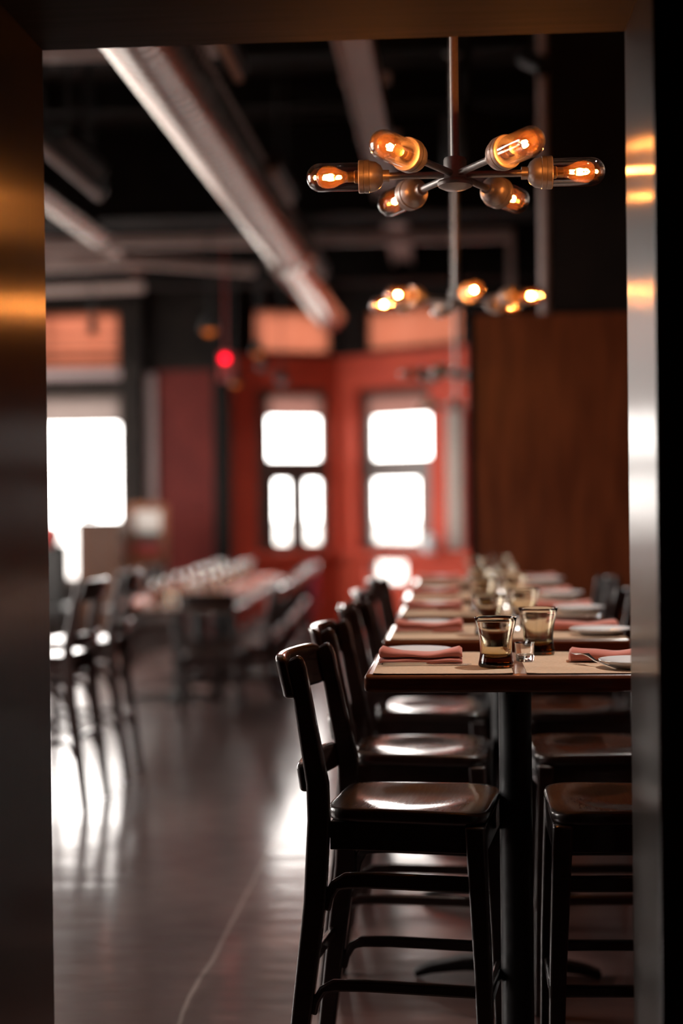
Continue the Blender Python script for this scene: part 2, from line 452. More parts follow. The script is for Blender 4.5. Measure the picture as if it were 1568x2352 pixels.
# left wall runs from far to near so that its outer side faces -x
m, L = frame_mat((XL, 18.3), (XL, 3.6))
holes = [(18.3 - c, 18.3 - a, 0.7, 3.9) for a, c in LW]
bmw = MB()
wall_holes('wall_left', (XL, 3.6), (XL, 18.3), 0.2, 0.0, CEIL, [(a - 3.6, c - 3.6, 0.7, 3.9) for a, c in LW], M['redwall'])
for i, (a, c) in enumerate(LW):
    b = MB(); x = XL - 0.12
    b.box(x, x+0.06, a, a+0.07, 0.7, 3.9); b.box(x, x+0.06, c-0.07, c, 0.7, 3.9)
    b.box(x, x+0.06, a+0.07, c-0.07, 0.7, 0.78); b.box(x, x+0.06, a+0.07, c-0.07, 3.82, 3.9)
    b.box(x, x+0.06, (a+c)/2-0.03, (a+c)/2+0.03, 0.78, 3.82)
    wf = struct(b.build('window_%d' % (11+i), M['frame'], smooth=False))
    g = MB(); g.box(x+0.027, x+0.033, a+0.07, c-0.07, 0.78, 3.82); g.build('pane', M['pane'], wf, smooth=False)
    portal((XL - 0.22, (a+c)/2, 2.3), (0, -PI/2, 0), 3.2, c - a)
b = MB(); b.box(XR, XR+0.2, 3.6, 18.3, 0, CEIL); struct(b.build('wall_right', M['darkwall'], smooth=False))
# the dark room the camera stands in
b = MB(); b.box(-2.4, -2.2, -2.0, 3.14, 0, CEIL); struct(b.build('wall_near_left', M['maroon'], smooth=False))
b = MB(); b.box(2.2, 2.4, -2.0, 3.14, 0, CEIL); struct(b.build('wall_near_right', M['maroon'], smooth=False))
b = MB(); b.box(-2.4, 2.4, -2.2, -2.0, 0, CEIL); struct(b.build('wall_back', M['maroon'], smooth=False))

def pl_u(px, p0, p1):
    """distance along the wall line p0-p1 where photo column px (at eye height) meets it"""
    d = ray(px, 1150); 
    ax, ay = p0; dx, dy = p1[0]-p0[0], p1[1]-p0[1]; L = math.hypot(dx, dy); dx /= L; dy /= L
    # EYE + t*d = p0 + u*(dx,dy)
    det = d.x * (-dy) + dx * d.y
    t = (ax * (-dy) + dx * ay) / det
    u = (d.x * ay - ax * d.y) / det
    return u
def z_at(py, Y): return EYE.z + (1150 - py) * Y / F

# far wall, left part
A0, A1 = (XL, YF), (-2.72, YF)
h_t = (0.15, pl_u(276, A0, A1), z_at(831, YF), z_at(705, YF))
h_m = (0.15, pl_u(281, A0, A1), 0.62, z_at(893, YF))
_, mw = wall_holes('wall_far', A0, A1, 0.25, 0, CEIL, [h_t, h_m], M['darkwall'])
def window(name, m, hole, frame_w=0.05, depth=0.08, mullions=(), rails=(), blindh=0.0, blindmat=None, full_blind=None, fmat=None, setback=0.12, sill=None):
    u0, u1, z0, z1 = hole
    b = MB(); y0, y1 = setback, setback + depth
    b.box(u0, u0+frame_w, y0, y1, z0, z1, m); b.box(u1-frame_w, u1, y0, y1, z0, z1, m)
    b.box(u0+frame_w, u1-frame_w, y0, y1, z0, z0+frame_w, m); b.box(u0+frame_w, u1-frame_w, y0, y1, z1-frame_w, z1, m)
    for mu in mullions:  # (u, width, z0, z1)
        b.box(mu[0]-mu[1]/2, mu[0]+mu[1]/2, y0+0.004, y1-0.004, mu[2], mu[3], m)
    for r in rails:
        b.box(u0+frame_w, u1-frame_w, y0-0.004, y1+0.004, r[0], r[1], m)
    wf = struct(b.build(name, fmat or M['frame'], smooth=False))
    g = MB(); g.box(u0+frame_w, u1-frame_w, y0+depth*0.45, y0+depth*0.55, z0+frame_w, z1-frame_w, m)
    g.build('pane', M['pane'], wf, smooth=False)
    if blindh:
        q = MB(); q.bm.faces.new([q.bm.verts.new(m @ Vector(v_)) for v_ in ((u0+frame_w*0.3, y0-0.027, z1-blindh), (u1-frame_w*0.3, y0-0.027, z1-blindh), (u1-frame_w*0.3, y0-0.027, z1), (u0+frame_w*0.3, y0-0.027, z1))])
        q.box(u0+frame_w*0.3, u1-frame_w*0.3, y0-0.034, y0-0.018, z1-blindh-0.02, z1-blindh, m)
        bl = q.build('roller_blind', blindmat, wf, smooth=False)
    if sill:
        q = MB(); q.box(u0-0.08, u1+0.08, -0.10, y0, z0-0.05, z0, m)
        q.build('sill', sill, wf, bevel=0.008, smooth=False)
    c = m @ Vector(((u0+u1)/2, setback+depth+0.2, (z0+z1)/2))
    ang = math.atan2(m[1][0], m[0][0])
    portal(c, (-PI/2, 0, ang), u1-u0, z1-z0)
    return wf
window('window_1', mw, h_m, 0.06, rails=(), blindh=(968-900)*YF/F, blindmat=M['greyblind'])
window('window_2', mw, h_t, 0.03, mullions=[(pl_u(112, A0, A1), 0.03, h_t[2], h_t[3])], rails=[(z_at(800, YF)-0.012, z_at(800, YF)+0.012)], blindh=(h_t[3]-h_t[2])*0.98, blindmat=M['salmonblind'])
# horizontal header trim between transom and window, and a vertical trim
b = MB(); b.box(XL+0.01, -3.86, YF-0.05, YF-0.001, z_at(861, YF), z_at(838, YF)); struct(b.build('trim_4', M['greytrim'], bevel=0.006, smooth=False))
b = MB(); b.box(-3.60, -3.47, YF-0.07, YF-0.001, 0, z_at(850, YF)); struct(b.build('trim_5', M['greytrim'], bevel=0.006, smooth=False))
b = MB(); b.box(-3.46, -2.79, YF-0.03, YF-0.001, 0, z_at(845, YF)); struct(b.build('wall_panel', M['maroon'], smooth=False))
b = MB(); b.box(-3.86, -3.61, YF-0.16, YF-0.001, 0, CEIL-0.01); struct(b.build('column', M['darkwall'], bevel=0.01, smooth=False))
b = MB(); b.box(-2.78, -2.60, YF-0.22, YF+0.1, 0, CEIL-0.01); struct(b.build('column', M['blackbeam'], bevel=0.01, smooth=False))

# bay: two red facets meeting in a corner
B0, B1, B2 = (-2.68, 17.98), (-1.40, 18.62), (0.50, 17.15)
def zb(py, u, p0, p1):
    d = Vector((p1[0]-p0[0], p1[1]-p0[1])).normalized(); Y = p0[1] + d.y*u
    return z_at(py, Y)
uL0, uL1 = pl_u(590, B0, B1), pl_u(762, B0, B1)
uR0, uR1 = pl_u(822, B1, B2), pl_u(988, B1, B2)
hL = (uL0, uL1, 0.96, z_at(888, 18.3)); hLt = (pl_u(590, B0, B1), pl_u(806, B0, B1) - 0.02, z_at(800, 18.3), z_at(708, 18.3))
Lb = math.hypot(B1[0]-B0[0], B1[1]-B0[1])
hLt = (hLt[0], Lb - 0.06, hLt[2], hLt[3])
Yr = 18.0
hR = (uR0, uR1, 0.96, z_at(888, Yr)); hRt = (pl_u(838, B1, B2), pl_u(1062, B1, B2), z_at(800, Yr), z_at(708, Yr))
hRl = (pl_u(838, B1, B2), pl_u(930, B1, B2), 0.56, 0.86)
ZS = z_at(803, 18.15)
hLt = (hLt[0], hLt[1], ZS, hLt[3]); hRt = (hRt[0], hRt[1], ZS, hRt[3])
_, mL = wall_holes('wall_bay_left', B0, B1, 0.22, 0, ZS, [hL], M['redwall'])
_, mR = wall_holes('wall_bay_right', B1, B2, 0.22, 0, ZS, [hR, hRl], M['redwall'])
wall_holes('wall_bay_left_upper', B0, B1, 0.22, ZS, CEIL, [hLt], M['blackbeam'])
wall_holes('wall_bay_right_upper', B1, B2, 0.22, ZS, CEIL, [hRt], M['blackbeam'])
# facets' mullion positions
zrail = (z_at(1102, 18.3), z_at(1052, 18.3))
um = pl_u(693, B0, B1)
window('window_3', mL, hL, 0.09, rails=[zrail], mullions=[(um, 0.20, hL[2], zrail[0]), (pl_u(613, B0, B1), 0.15, hL[2], hL[3]), (pl_u(632, B0, B1), 0.09, hL[2], zrail[0])], blindh=hL[3]-z_at(952, 18.3), blindmat=M['roseblind'])
window('window_4', mL, hLt, 0.03, blindh=(hLt[3]-hLt[2])*0.98, blindmat=M['salmonblind'])
zrail = (z_at(1102, Yr), z_at(1052, Yr))
window('window_8', mR, hR, 0.10, rails=[zrail], mullions=[(pl_u(964, B1, B2), 0.26, hR[2], zrail[0])], blindh=hR[3]-z_at(952, Yr), blindmat=M['roseblind'])
window('window_9', mR, hRt, 0.03, blindh=(hRt[3]-hRt[2])*0.98, blindmat=M['salmonblind'])
window('window_10', mR, hRl, 0.03)
# ledge under the bay windows
for k, (mm, LL) in enumerate(((mL, Lb), (mR, math.hypot(B2[0]-B1[0], B2[1]-B1[1])))):
    b = MB(); b.box(0.02, LL-0.02, -0.12, -0.001, 0.88, 0.95, mm); struct(b.build('trim_%d' % (6+k), M['redwall'], bevel=0.01, smooth=False))
    b = MB(); b.box(0.0, LL, -0.04, -0.001, z_at(812, 18.2), z_at(802, 18.2), mm); struct(b.build('trim_%d' % (8+k), M['darkwall'], smooth=False))
b = MB(); uc = pl_u(1050, B1, B2); n = 40; R0 = []
for i in range(n+1):
    u_ = uc - 0.10 + 0.22*i/n
    R0.append([b.bm.verts.new(mR @ Vector((u_, -0.06 + 0.018*math.sin(i*0.95), z_))) for z_ in (0.99, 1.6, 2.55)])
for r0, r1 in zip(R0, R0[1:]):
    for k in range(2): b.bm.faces.new((r0[k], r0[k+1], r1[k+1], r1[k]))
o = b.build('curtain', M['curtain']); md = o.modifiers.new('thick', 'SOLIDIFY'); md.thickness = 0.004
tag(o, 'narrow pale grey curtain gathered at the right end of the red bay', 'curtain')
# wall right of the bay
b = MB(); b.box(0.45, XR, 17.15, 17.35, 0, CEIL); struct(b.build('wall_far_right', M['darkwall'], smooth=False))
# pavement outside
b = MB(); b.box(-60, 60, 19.6, 140, -0.35, -0.2); b.box(-60, -5.85, -20, 19.6, -0.35, -0.2); struct(b.build('pavement', M['pavement'], smooth=False))

# partition of mahogany boards behind the last table
PY = 9.2
pz = z_at(729, PY)
px0, px1 = at(1091, 1000, PY).x, 2.55
b = MB(); b.box(px0, px1, PY, PY+0.06, 0.0, pz); part = b.build('wood_partition', M['partition'], bevel=0.004, smooth=False)
struct(part)
part.name = 'wall_partition'
b = MB(); b.box(px0-0.035, px0-0.001, PY-0.01, PY+0.09, 0, pz+0.01); struct(b.build('trim_10', M['blackbeam'], bevel=0.004, smooth=False))
# dark bulkhead rising behind the partition
b = MB(); b.box(at(1262, 500, PY+0.1).x, 2.58, PY+0.1, PY+0.6, 0.0, CEIL-0.01); struct(b.build('wall_bulkhead', M['darkwall'], smooth=False))
p = at(1251, 500, PY+0.05)
b = MB(); b.tube([(p.x, PY+0.16, pz-0.3), (p.x, PY+0.16, CEIL-0.02)], 0.032, 14)
tag(b.build('steel_pipe', M['pipe']), 'grey vertical steel pipe beside the dark bulkhead above the wood partition', 'pipe')

# ------------------------------------------------------------------ ceiling structure
def beam(y0, y1, z0, name='ceiling_beam', mat='blackbeam', x0=XL+0.02, x1=XR-0.02, z1=CEIL-0.005, label=None):
    b = MB(); b.box(x0, x1, y0, y1, z0, z1)
    return struct(b.build(name, M[mat], smooth=False))
beam(12.6, 13.1, 3.86)
beam(16.0, 16.4, 3.80)
for yy, zz in ((9.9, 4.38), (11.25, 4.40), (14.6, 4.3)):
    beam(yy, yy+0.09, zz)
for xx in (-4.2, -3.1, 1.6):
    b = MB(); b.box(xx, xx+0.05, 6.0, 17.9, 4.47, 4.52); struct(b.build('ceiling_joist', M['blackbeam'], smooth=False))
# beam just inside the opening, seen at upper left
b = MB(); b.box(XL+0.02, -1.2, 8.6, 8.75, at(160, 125, 8.6).z, at(160, 106, 8.6).z); struct(b.build('ceiling_beam', M['pipe'], smooth=False))

# pinkish steel members crossing the room
def member(pts, r, label, name='steel_pipe', square=False, w=None, h=None):
    b = MB()
    if square: b.ribbon(pts, w, h, updir=(0, 0, 1))
    else: b.tube(pts, r, 12)
    return tag(b.build(name, M['pipe'], bevel=0.004 if square else 0), label, 'pipe')
def P(px, py, Y): return tuple(at(px, py, Y))
a, c = at(60, 562, 13.8), at(1172, 540, 13.8)
b = MB(); b.ribbon([a, c], 0.10, 0.10, updir=(0, 0, 1)); b.ribbon([Vector((c.x, c.y, c.z+0.05)), Vector((c.x, c.y, at(1172, 735, 13.8).z))], 0.06, 0.06, updir=(0, 1, 0))
tag(b.build('steel_rail', M['pipe'], smooth=False), 'straight pinkish-grey steel rail crossing the room, turning down at its right end', 'rail')
b = MB(); b.ribbon([at(60, 580, 14.6), at(585, 622, 15.2)], 0.09, 0.09, updir=(0, 0, 1))
tag(b.build('steel_rail', M['pipe'], smooth=False), 'slanting steel rail just under the straight crossing rail', 'rail')
b = MB(); b.ribbon([Vector((XL+0.001, 14.0, at(60, 617, 14.0).z-0.02)), at(290, 606, 14.2)], 0.09, 0.09, updir=(0, 0, 1))
tag(b.build('steel_rail', M['pipe'], smooth=False), 'short steel rail at far left, third below the ceiling', 'rail')
b = MB(); b.ribbon([Vector((XL+0.001, 15.6, at(60, 670, 15.6).z-0.02)), at(330, 660, 15.6)], 0.08, 0.08, updir=(0, 0, 1))
tag(b.build('steel_rail', M['pipe'], smooth=False), 'lowest and dimmest steel rail at far left, above the salmon blind', 'rail')
for k, (y, lab) in enumerate(((770, 'upper thin wire rod crossing the salmon blind at far left'), (800, 'middle thin wire rod crossing the salmon blind at far left'), (822, 'lower thin wire rod crossing the salmon blind at far left'))):
    b = MB(); b.tube([Vector((XL+0.001, 17.74, at(60, y+3, 17.74).z)), Vector((-2.70, 17.79, at(500, y-3, 17.75).z))], 0.012, 8)
    tag(b.build('wire_rod', M['blackbeam']), lab, 'rod')
# long rectangular tray running away overhead, right of the duct
xt = -0.215 * 2.45
for ya, yb, lab in ((7.5, 12.58, 'near length of the pinkish-grey metal tray under the ceiling above the chandelier'), (13.12, 15.98, 'far dim length of the metal tray beyond the deep black beam')):
    b = MB()
    b.box(xt-0.09, xt+0.09, ya, yb, 3.98, 4.02); b.box(xt-0.10, xt-0.085, ya, yb, 3.94, 4.08); b.box(xt+0.085, xt+0.10, ya, yb, 3.94, 4.08)
    yy = ya + 0.5
    while yy < yb:
        b.box(xt-0.15, xt+0.15, yy, yy+0.05, 4.08, 4.14); b.box(xt-0.006, xt+0.006, yy+0.02, yy+0.032, 4.14, CEIL-0.003); yy += 1.5
    tag(b.build('cable_tray', M['pipe'], smooth=False), lab, 'cable tray')

# spiral air duct
def duct(x, z, y0, y1, r, label, pitch=0.11, closed_end=True, name='air_duct'):
    root = thing(name, label, 'air duct', (x, y0, z))
    b = MB(); pts = []; rs = []
    n = int((y1-y0)/pitch)
    for k in range(n):
        for f, e in ((0.0, 0.0), (0.62, 0.0), (0.74, 0.006), (0.92, 0.006)):
            pts.append((0, (k+f)*pitch, 0)); rs.append(r+e)
    pts.append((0, n*pitch, 0)); rs.append(r)
    b.tube(pts, rs, 40)
    b.build('duct_body', M['duct'], root, angle=60)
    return root
D1 = duct(-1.345, 3.62, 6.2, 12.85, 0.19, 'large spiral galvanised air duct, near length entering at the top left')
b = MB(); b.tube([(0, 6.42, 0), (0, 6.54, 0)], 0.212, 40); b.build('collar', M['duct'], D1)
D2 = duct(-1.40, 3.60, 12.98, 17.3, 0.165, 'narrower smooth far length of the air duct reaching toward the salmon transoms', pitch=0.16)
b = MB(); b.tube([(0, -0.11, 0), (0, 0.02, 0)], 0.19, 40); b.build('collar', M['duct'], D2)
D3 = duct(-2.72, 3.60, 6.2, 11.9, 0.075, 'smaller spiral duct ending beside the left jamb', pitch=0.10)
a, c = at(285, 592, 15.0), at(392, 690, 17.2)
D4 = duct(a.x, a.z, 14.2, 15.95, 0.08, 'short dim duct length beyond the slanting rail', pitch=0.3)

def strip_light(px0, py0, px1, py1, h, label):
    y0 = h * F / (1150 - py0); y1 = h * F / (1150 - py1)
    a = at(px0, py0, y0)
    r = thing('strip_light', label, 'strip light', (a.x, y0, EYE.z + h), group=None)
    L = y1 - y0
    b = MB(); b.box(-0.05, 0.05, 0, L, 0.04, 0.12); b.box(-0.01, 0.01, L*0.2, L*0.2+0.02, 0.12, CEIL-EYE.z-h-0.006); b.box(-0.01, 0.01, L*0.8, L*0.8+0.02, 0.12, CEIL-EYE.z-h-0.006)
    b.build('housing', M['blackplastic'], r, bevel=0.005, smooth=False)
    b = MB(); b.tube([(0, 0.02, 0.02), (0, L-0.02, 0.02)], 0.026, 14); b.build('tube', M['diffuser'], r)
    return r
strip_light(486, 60, 518, 183, 2.25, 'unlit strip light right of the duct, nearest the opening')
strip_light(625, 395, 655, 468, 2.05, 'unlit strip light right of the duct, halfway along it')
strip_light(712, 590, 735, 640, 2.0, 'unlit strip light right of the far duct length')
strip_light(60, 298, 205, 446, 2.0, 'lower of the two unlit strip lights beside the left jamb')
strip_light(136, 318, 222, 405, 2.1, 'upper of the two unlit strip lights beside the left jamb')

# ------------------------------------------------------------------ chandeliers
def chandelier(loc, rz, lit, label, tilt=0.0, far=False, stem_top=CEIL):
    root = thing('chandelier', label, 'chandelier', loc, rz)
    root.rotation_euler = (tilt, 0, rz)
    seg = 32 if not far else 16
    H = stem_top - loc[2] - 0.005
    b = MB(); b.tube([(0, 0, 0.03), (0, 0, H)], 0.0118, 16); b.build('stem', M['fixture'], root)
    b = MB(); b.lathe([(0, 0.055), (0.028, 0.055), (0.030, 0.05), (0.030, 0.0), (0.045, -0.006), (0.047, -0.012), (0.044, -0.019), (0.03, -0.026), (0, -0.028)], seg)
    b.build('hub', M['fixture'], root)
    b = MB(); b.lathe([(0.06, H-0.001), (0.06, H-0.02), (0.05, H-0.03), (0.012, H-0.035)], seg); b.build('canopy', M['fixture'], root)
    for k in range(6):
        a = k * PI / 3
        R = Matrix.Rotation(a, 4, 'Z') @ Matrix.Rotation(PI/2, 4, 'Y')    # local z -> outward
        T = Matrix.Translation((0, 0, 0.012)) @ R
        arm = MB(); arm.lathe([(0, 0.02), (0.0092, 0.02), (0.0092, 0.172), (0.0165, 0.172), (0.0165, 0.190), (0.009, 0.190), (0, 0.190)], 6 if far else 18, T)
        arm = arm.build('arm', M['fixture'], root)
        so = MB(); so.lathe([(0, 0.186), (0.014, 0.187), (0.028, 0.194), (0.0375, 0.207), (0.0405, 0.222), (0.0395, 0.2235), (0.043, 0.2245), (0.043, 0.236), (0.0415, 0.2375), (0.043, 0.239), (0.043, 0.250), (0.041, 0.252), (0.036, 0.252), (0.0345, 0.244), (0, 0.242)], seg, T)
        so.build('socket', M['fixture'], arm)
        ja = MB()
        prof = [(0.0365, 0.246), (0.037, 0.30), (0.037, 0.352)] + [(0.037*math.cos(t), 0.352 + 0.037*math.sin(t)) for t in [PI/2*i/10 for i in range(1, 10)]] + [(0, 0.389)]
        inner = [(0, 0.3865)] + [(0.0345*math.cos(t), 0.352 + 0.0345*math.sin(t)) for t in [PI/2*i/10 for i in range(9, 0, -1)]] + [(0.0345, 0.352), (0.034, 0.246)]
        ja.lathe(prof + inner, seg, T, closed=False)
        ja.build('glass_jar', M['jar'], arm)
        bs = MB(); bs.lathe([(0, 0.240), (0.0165, 0.240), (0.0165, 0.262), (0.0135, 0.264), (0.0135, 0.280), (0, 0.281)], 18, T); bs.build('bulb_base', M['brass'], arm)
        bu = MB(); bu.lathe([(0.0132, 0.279), (0.014, 0.288), (0.020, 0.303), (0.0265, 0.316), (0.0295, 0.330), (0.0275, 0.346), (0.0185, 0.358), (0.008, 0.3625), (0, 0.3635)], seg, T)
        bu.build('light_bulb', M['bulb'], arm)
        fi = MB()
        if lit:
            pts = []
            for i in range(25):
                t = i / 24
                pts.append(T @ Vector((0.0065*math.cos(t*PI*1.7-0.8), 0.0065*math.sin(t*PI*1.7-0.8), 0.326 + 0.005*math.sin(t*22))))
            fi.tube(pts, 0.0026, 8)
            fi.build('filament', M['filament'], arm)
        else:
            fi.tube([T @ Vector((0.004, 0, 0.28)), T @ Vector((0.008, 0, 0.325)), T @ Vector((-0.008, 0, 0.325)), T @ Vector((-0.004, 0, 0.28))], 0.0012, 6)
            fi.build('filament', M['silver'], arm)
    return root
CZ = 2.386
chandelier((0.003, 4.11, CZ), math.radians(1), True, 'nearest lit chandelier of six clear glass jars above the first table', tilt=math.radians(-2.5))
chandelier((0.003, 6.70, CZ), math.radians(43), True, 'second lit chandelier, blurred, hanging behind the nearest one')
chandelier((0.003, 10.7, 2.395), math.radians(8), False, 'unlit glass-jar chandelier beyond the wood partition, the third in line', far=True)
chandelier((0.003, 14.3, 2.395), math.radians(25), False, 'farthest unlit glass-jar chandelier, just under the third one', far=True)

# ------------------------------------------------------------------ bar stool / chair
def make_chair(name, label, cat, seat_h, back_h, seat_w=0.43):
    root = thing(name, label, cat)
    # seat: rounded square with a dished centre
    b = MB(); rings = []
    SD, SW = 0.205, seat_w/2
    def outline(a, k):
        n = 7.0
        ca, sa = math.cos(a), math.sin(a)
        x = abs(ca)**(2/n) * (1 if ca >= 0 else -1) * SD
        y = abs(sa)**(2/n) * (1 if sa >= 0 else -1) * SW
        y *= (0.94 + 0.06 * (x/SD))
        return x*k, y*k
    seg = 64
    def sst(a, b_, t):
        t = max(0, min(1, (t-a)/(b_-a))); return t*t*(3-2*t)
    def circ(a, k, mix):
        x1, y1 = outline(a, k); x2, y2 = SD*0.97*k*math.cos(a), SW*0.97*k*math.sin(a)
        return x1*mix+x2*(1-mix), y1*mix+y2*(1-mix)
    levels = []
    for k in (0.10, 0.22, 0.34, 0.46, 0.56, 0.64, 0.70, 0.75, 0.79, 0.83, 0.87, 0.92, 0.96):
        levels.append((k, -0.0095*(1-sst(0.25, 0.94, k)), sst(0.72, 0.98, k)))
    levels += [(0.985, -0.001, 1), (0.997, -0.005, 1), (1.0, -0.012, 1), (1.0, -0.022, 1), (0.99, -0.030, 1), (0.96, -0.034, 1), (0.5, -0.034, 1)]
    ctr = b.bm.verts.new((0, 0, seat_h-0.0095))
    for k, dz, mix in levels:
        R = []
        for i in range(seg):
            a = 2*PI*i/seg
            x, y = circ(a, k, mix)
            zz = seat_h + dz
            if x > 0.10 and dz > -0.012: zz -= 0.006*((x-0.10)/0.105)**2     # waterfall front
            R.append(b.bm.verts.new((x, y, zz)))
        rings.append(R)
    for i in range(seg): b.bm.faces.new((ctr, rings[0][i], rings[0][(i+1) % seg]))
    for r0, r1 in zip(rings, rings[1:]):
        for i in range(seg): b.bm.faces.new((r0[i], r1[i], r1[(i+1) % seg], r0[(i+1) % seg]))
    b.bm.faces.new(rings[-1])
    b.build('seat', M['seat'], root, angle=60)
    # apron
    yw = SW - 0.03
    b = MB(); b.box(-0.19, 0.200, -yw, -yw+0.022, seat_h-0.105, seat_h-0.034); b.box(-0.19, 0.200, yw-0.022, yw, seat_h-0.105, seat_h-0.034)
    b.box(0.178, 0.200, -yw+0.022, yw-0.022, seat_h-0.105, seat_h-0.034); b.box(-0.19, -0.168, -yw+0.022, yw-0.022, seat_h-0.105, seat_h-0.034)
    b.build('apron', M['chair'], root, bevel=0.003, smooth=False)
    tall = seat_h > 0.6
    for sgn in (-1, 1):
        y = sgn * (SW - 0.018)
        yt = sgn * (SW - 0.035)
        # rear leg and back post in one sweep
        zs = [0.0, seat_h*0.35, seat_h*0.7, seat_h-0.03, seat_h+0.06, seat_h+(back_h-seat_h)*0.5, back_h-0.03, back_h-0.008, back_h]
        xs = [-0.295, -0.262, -0.226, -0.214, -0.216, -0.240, -0.268, -0.274, -0.278]
        ws = [0.042, 0.050, 0.056, 0.056, 0.056, 0.050, 0.044, 0.038, 0.022]
        ys = [y, y, y, y, y, (y+yt)/2, yt, yt, yt]
        hs = [0.030, 0.032, 0.034, 0.034, 0.032, 0.030, 0.028, 0.026, 0.020]
        b = MB(); b.ribbon([(xx, yy, zz) for xx, yy, zz in zip(xs, ys, zs)], ws, hs, updir=(0, 1, 0))
        b.build('leg', M['chair'], root, bevel=0.008, bseg=3)
        # front leg
        b = MB(); b.ribbon([(0.202, y, 0), (0.192, y, seat_h*0.5), (0.176, y*0.97, seat_h-0.034)], [0.034, 0.042, 0.050], [0.034, 0.038, 0.042], updir=(0, 1, 0))
        b.build('leg', M['chair'], root, bevel=0.007, bseg=3)
        # side rungs, rear end curving down into the rear leg
        rz = ((seat_h-0.178, 0.040), (0.345, 0.030)) if tall else ((0.20, 0.028),)
        for z, hh in rz:
            fr = z / seat_h
            xr = -0.295 + (0.033*fr/0.35 if fr < 0.35 else 0.033 + 0.036*(fr-0.35)/0.35) + 0.004
            pts = [(xr+0.014, y, z-0.075), (xr+0.022, y, z-0.040), (xr+0.040, y, z-0.012), (xr+0.068, y, z), (-0.1, y, z+0.003), (0.185, y, z)]
            b = MB(); b.ribbon(pts, [hh*0.7]*3 + [hh]*3, 0.019, updir=(0, 1, 0))
            b.build('rung', M['chair'], root, bevel=0.006, bseg=2)
    yw2 = SW - 0.02
    b = MB(); b.ribbon([(0.194, -yw2, 0.30 if tall else 0.26), (0.194, yw2, 0.30 if tall else 0.26)], 0.035, 0.022, updir=(1, 0, 0)); b.build('footrest', M['chair'], root, bevel=0.006)
    b = MB(); b.ribbon([(-0.262, -yw2, 0.37 if tall else 0.26), (-0.262, yw2, 0.37 if tall else 0.26)], 0.030, 0.019, updir=(1, 0, 0)); b.build('rung', M['chair'], root, bevel=0.006)
    # curved crest rail and lower back rail
    def rail(zc, hh, lean, thick, bow, xoff, nm, ov):
        b = MB(); R = []
        n = 16
        for i in range(n+1):
            t = -1 + 2*i/n
            yy = t*(SW-0.012+ov)
            xb = xoff - bow*(1-t*t)
            R.append((xb, yy))
        rings = []
        for i, (xb, yy) in enumerate(R):
            e = 1.0 - 0.10*max(0, abs(-1+2*i/n)-0.85)/0.15
            q = []
            for sx, sz in ((-1, -1), (1, -1), (1, 1), (-1, 1)):
                q.append(b.bm.verts.new((xb + sx*thick/2 - lean*sz, yy, zc + sz*hh/2*e)))
            rings.append(q)
        for a_, c_ in zip(rings, rings[1:]):
            for k in range(4): b.bm.faces.new((a_[k], a_[(k+1) % 4], c_[(k+1) % 4], c_[k]))
        b.bm.faces.new(rings[0][::-1]); b.bm.faces.new(rings[-1])
        b.build(nm, M['chair'], root, bevel=0.009, bseg=3)
    rail(back_h-0.052, 0.108, 0.0115, 0.028, 0.030, -0.295, 'crest_rail', 0.0)
    rail(seat_h+0.072, 0.070, 0.005, 0.024, 0.020, -0.254, 'lower_rail', -0.004)
    return root

SEAT, BACK = 0.785, 1.160
YS = [4.05, 4.90, 5.85, 6.75, 7.75]
YT = [3.86, 4.82, 5.80, 6.75, 7.95]
ordn = ['nearest the camera', 'second from the camera', 'third from the camera', 'fourth from the camera', 'farthest from the camera']
stool = make_chair('bar_stool', 'dark wooden bar stool left of the long row of tables, ' + ordn[0], 'bar stool', SEAT, BACK)
stool['group'] = 'stools along the aisle side of the tables'
stool.location = (-0.115, YS[0], 0); stool.rotation_euler = (0, 0, math.radians(-7))
for i in range(1, 5):
    dup(stool, (-0.115 + [0, 0.0, 0.015, 0.0, 0.01][i], YS[i], 0), math.radians([0, -3, -4, 3, -2][i]), 'dark wooden bar stool left of the long row of tables, ' + ordn[i], 'stools along the aisle side of the tables')
for i in range(5):
    dup(stool, (0.425 + [0, 0.0, 0.01, 0.02, 0.03][i], YS[i] + [0, 0.02, 0.02, 0, 0.05][i], 0), math.radians(180 + [0, 2, -2, 3, 2][i]), 'dark wooden bar stool right of the tables beside the jamb, ' + ordn[i], 'stools on the right side of the tables')
for i, (yy, lab) in enumerate(((7.95, 'dark bar stool beside the left jamb, nearer of the two'), (8.75, 'dark bar stool beside the left jamb, farther of the two'))):
    dup(stool, (-2.16 + 0.02*i, yy, 0), math.radians(180 - 3 + 5*i), lab, 'stools beside the left jamb')

